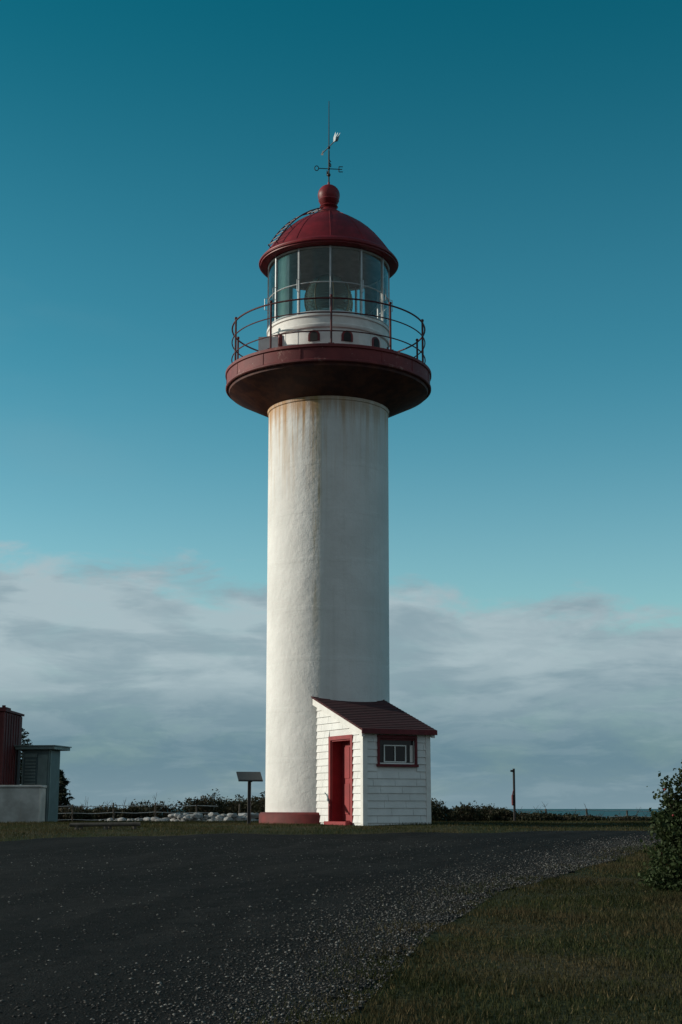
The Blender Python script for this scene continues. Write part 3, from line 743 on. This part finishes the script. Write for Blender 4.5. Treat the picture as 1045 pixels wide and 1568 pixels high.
def twigs(name,pts,mat,parent=None,hh=(.4,.9),spread=.35,r=.012):
    bm=bmesh.new()
    for (x,y) in pts:
        z=h(x,y); L_=random.uniform(*hh); dx=random.uniform(-spread,spread); dy=random.uniform(-spread,spread)
        p=[Vector((x,y,z-.05)),Vector((x+dx*.4,y+dy*.4,z+L_*.5)),Vector((x+dx,y+dy,z+L_))]
        tube(bm,p,r,5,r2=r*.3)
        for _ in range(3):
            q=p[1].lerp(p[2],random.uniform(0,.8)); tube(bm,[q,q+Vector((random.uniform(-.15,.15),random.uniform(-.15,.15),random.uniform(.05,.2)))],r*.5,4,r2=r*.2)
    return from_bm(name,bm,mat,parent)
# left mass
cl=[];tw=[]
for i in range(64):
    x=random.uniform(-12.5,-1.6); y=random.uniform(45.8,50)
    top=.45 if x<-6.2 else .82
    if -6.2<x<-5.3: top=.62
    top*=random.uniform(.8,1.12)
    s=random.uniform(.3,.55)*(.7+.4*top); g_=h(x,y)
    zc=g_+(top-g_)*.45
    cl.append((x,y,zc,s*1.3,s,(top-g_)*.5*random.uniform(.7,1.05),1300)); tw.append((x+random.uniform(-.3,.3),y))
E=empty('coastal_shrubs'); leafcloud('leaves',cl,M_shrub,.045,E); twigs('twigs',tw,M_bark,E,(.6,1.05))
# right mass
cl=[];tw=[]
for i in range(80):
    x=2.3+(random.random()**1.1)*13; y=random.uniform(44.8,48.5)
    top=np.interp(x,[2.3,3.1,3.6,4.8,6,8,14],[.66,.64,.42,.38,.22,.10,.03])*random.uniform(.7,1.15); g_=h(x,y)
    hh_=max(.12,top-g_)
    s=random.uniform(.25,.5)
    cl.append((x,y,g_+hh_*.45,s*1.2,s,hh_*.5,1000)); 
    if random.random()<.5: tw.append((x,y))
E=empty('coastal_shrubs.001'); leafcloud('leaves',cl,M_shrub,.045,E); twigs('twigs',tw,M_bark,E,(.35,.7))
# near bush on the right
BX,BY=4.22,17.0; g_=h(BX,BY)
cl=[(BX+dx,BY+dy,g_+dz,a,a,c_,n) for dx,dy,dz,a,c_,n in ((.05,0,.45,.55,.5,7000),(-.22,-.1,.25,.46,.34,4500),(.02,.2,.85,.46,.46,5500),(.28,0,1.16,.42,.44,5000),(-.26,.2,.72,.28,.26,2000),(.6,.2,.6,.6,.6,6000),(.1,-.35,.2,.4,.28,3000),(.02,.05,1.22,.22,.22,1200),(.6,.1,1.25,.4,.4,3500),(-.45,-.3,.08,.3,.16,1500),(.2,-.9,.05,.5,.2,2500))]
E=empty('rose_bush'); leafcloud('leaves',cl,M_bush,.028,E,.6)
twigs('stems',[(BX+random.uniform(-.3,.6),BY+random.uniform(-.3,.3)) for _ in range(34)],M_bark,E,(.8,1.35),.2,.008)
bm=bmesh.new()
for _ in range(14):
    a=random.uniform(math.pi,2*math.pi); rr=random.uniform(.4,.6)
    bmesh.ops.create_icosphere(bm,subdivisions=2,radius=.014,matrix=Matrix.Translation((BX-.0+rr*math.cos(a),BY+rr*math.sin(a)*.9,g_+random.uniform(.15,1.1))))
from_bm('rose_hips',bm,M_door,E,60)
# spruces
M_needle=mat_leaf('spruce_needles',(.008,.014,.008),(.03,.045,.022),(.02,.03,.015),2)
def spruce(name,x,y,ztop,wid,seed):
    rs=np.random.default_rng(seed); E=empty(name,(x,y,h(x,y))); g_=h(x,y); Ht=ztop-g_
    bm=bmesh.new(); tube(bm,[(0,0,-.2),(0.03,0,Ht*.5),(0,0,Ht)],.09,8,r2=.012)
    P0=[]; 
    z=.25
    while z<Ht*.98:
        f=1-z/Ht; nb=int(5+6*f)
        for k in range(nb):
            a=rs.uniform(0,6.28); L_=(wid*f**.8+.08)*rs.uniform(.6,1.15); droop=-.12+.5*(1-f)
            p0=Vector((0,0,z)); p1=Vector((math.cos(a)*L_,math.sin(a)*L_,z+L_*droop))
            tube(bm,[p0,p0.lerp(p1,.5)-Vector((0,0,.02)),p1],.014,4,r2=.004)
            m_=int(22+60*L_)
            tt=rs.uniform(.15,1,m_)[:,None]; q=np.array(p0)*(1-tt)+np.array(p1)*tt
            q+=rs.normal(0,.05,(m_,3))*(1.2-tt*.6); P0.append(q)
        z+=.14
    from_bm('trunk_and_limbs',bm,M_bark,E)
    p=np.concatenate(P0); n=len(p); a=rs.normal(size=(n,3)); a[:,2]*=.6; a/=np.linalg.norm(a,axis=1)[:,None]
    b_=np.cross(a,rs.normal(size=(n,3))); b_/=np.linalg.norm(b_,axis=1)[:,None]; s=.06
    V=np.stack([p-a*s,p+b_*s*.35,p+a*s,p-b_*s*.35],1).reshape(-1,3)
    np_mesh('needles',V,np.arange(len(V)).reshape(-1,4),M_needle,{'tint':np.repeat(rs.uniform(0,1,n),4)},E)
spruce('spruce_tree',-12.3,54,3.75,1.55,1)
spruce('spruce_tree.001',-10.65,55,1.75,.70,2)
# rocks
M_rock=paint('pale_rock',(.36,.36,.36),.9,.35,3,.5,dirt=(.10,.10,.09),dirt_amt=.85)
bm=bmesh.new()
for i in range(190):
    x=-7.3+5.1*random.random(); y=43.6+random.uniform(-.35,.9); s=random.uniform(.05,.15)*(1.15 if x>-5.2 else .8)
    Mx=Matrix.Translation((x,y,h(x,y)+random.uniform(.0,.24)*(1 if x>-5.2 else .5)))@Matrix.Rotation(random.uniform(0,6),4,'Z')@Matrix.Diagonal((s*random.uniform(1,1.8),s,s*random.uniform(.5,.8),1))
    r_=bmesh.ops.create_icosphere(bm,subdivisions=2,radius=1,matrix=Mx)
    for v in r_['verts']:
        v.co+=Vector((random.uniform(-1,1),random.uniform(-1,1),random.uniform(-1,1)))*s*.14
from_bm('rock_wall',bm,M_rock,None)
print('ok')
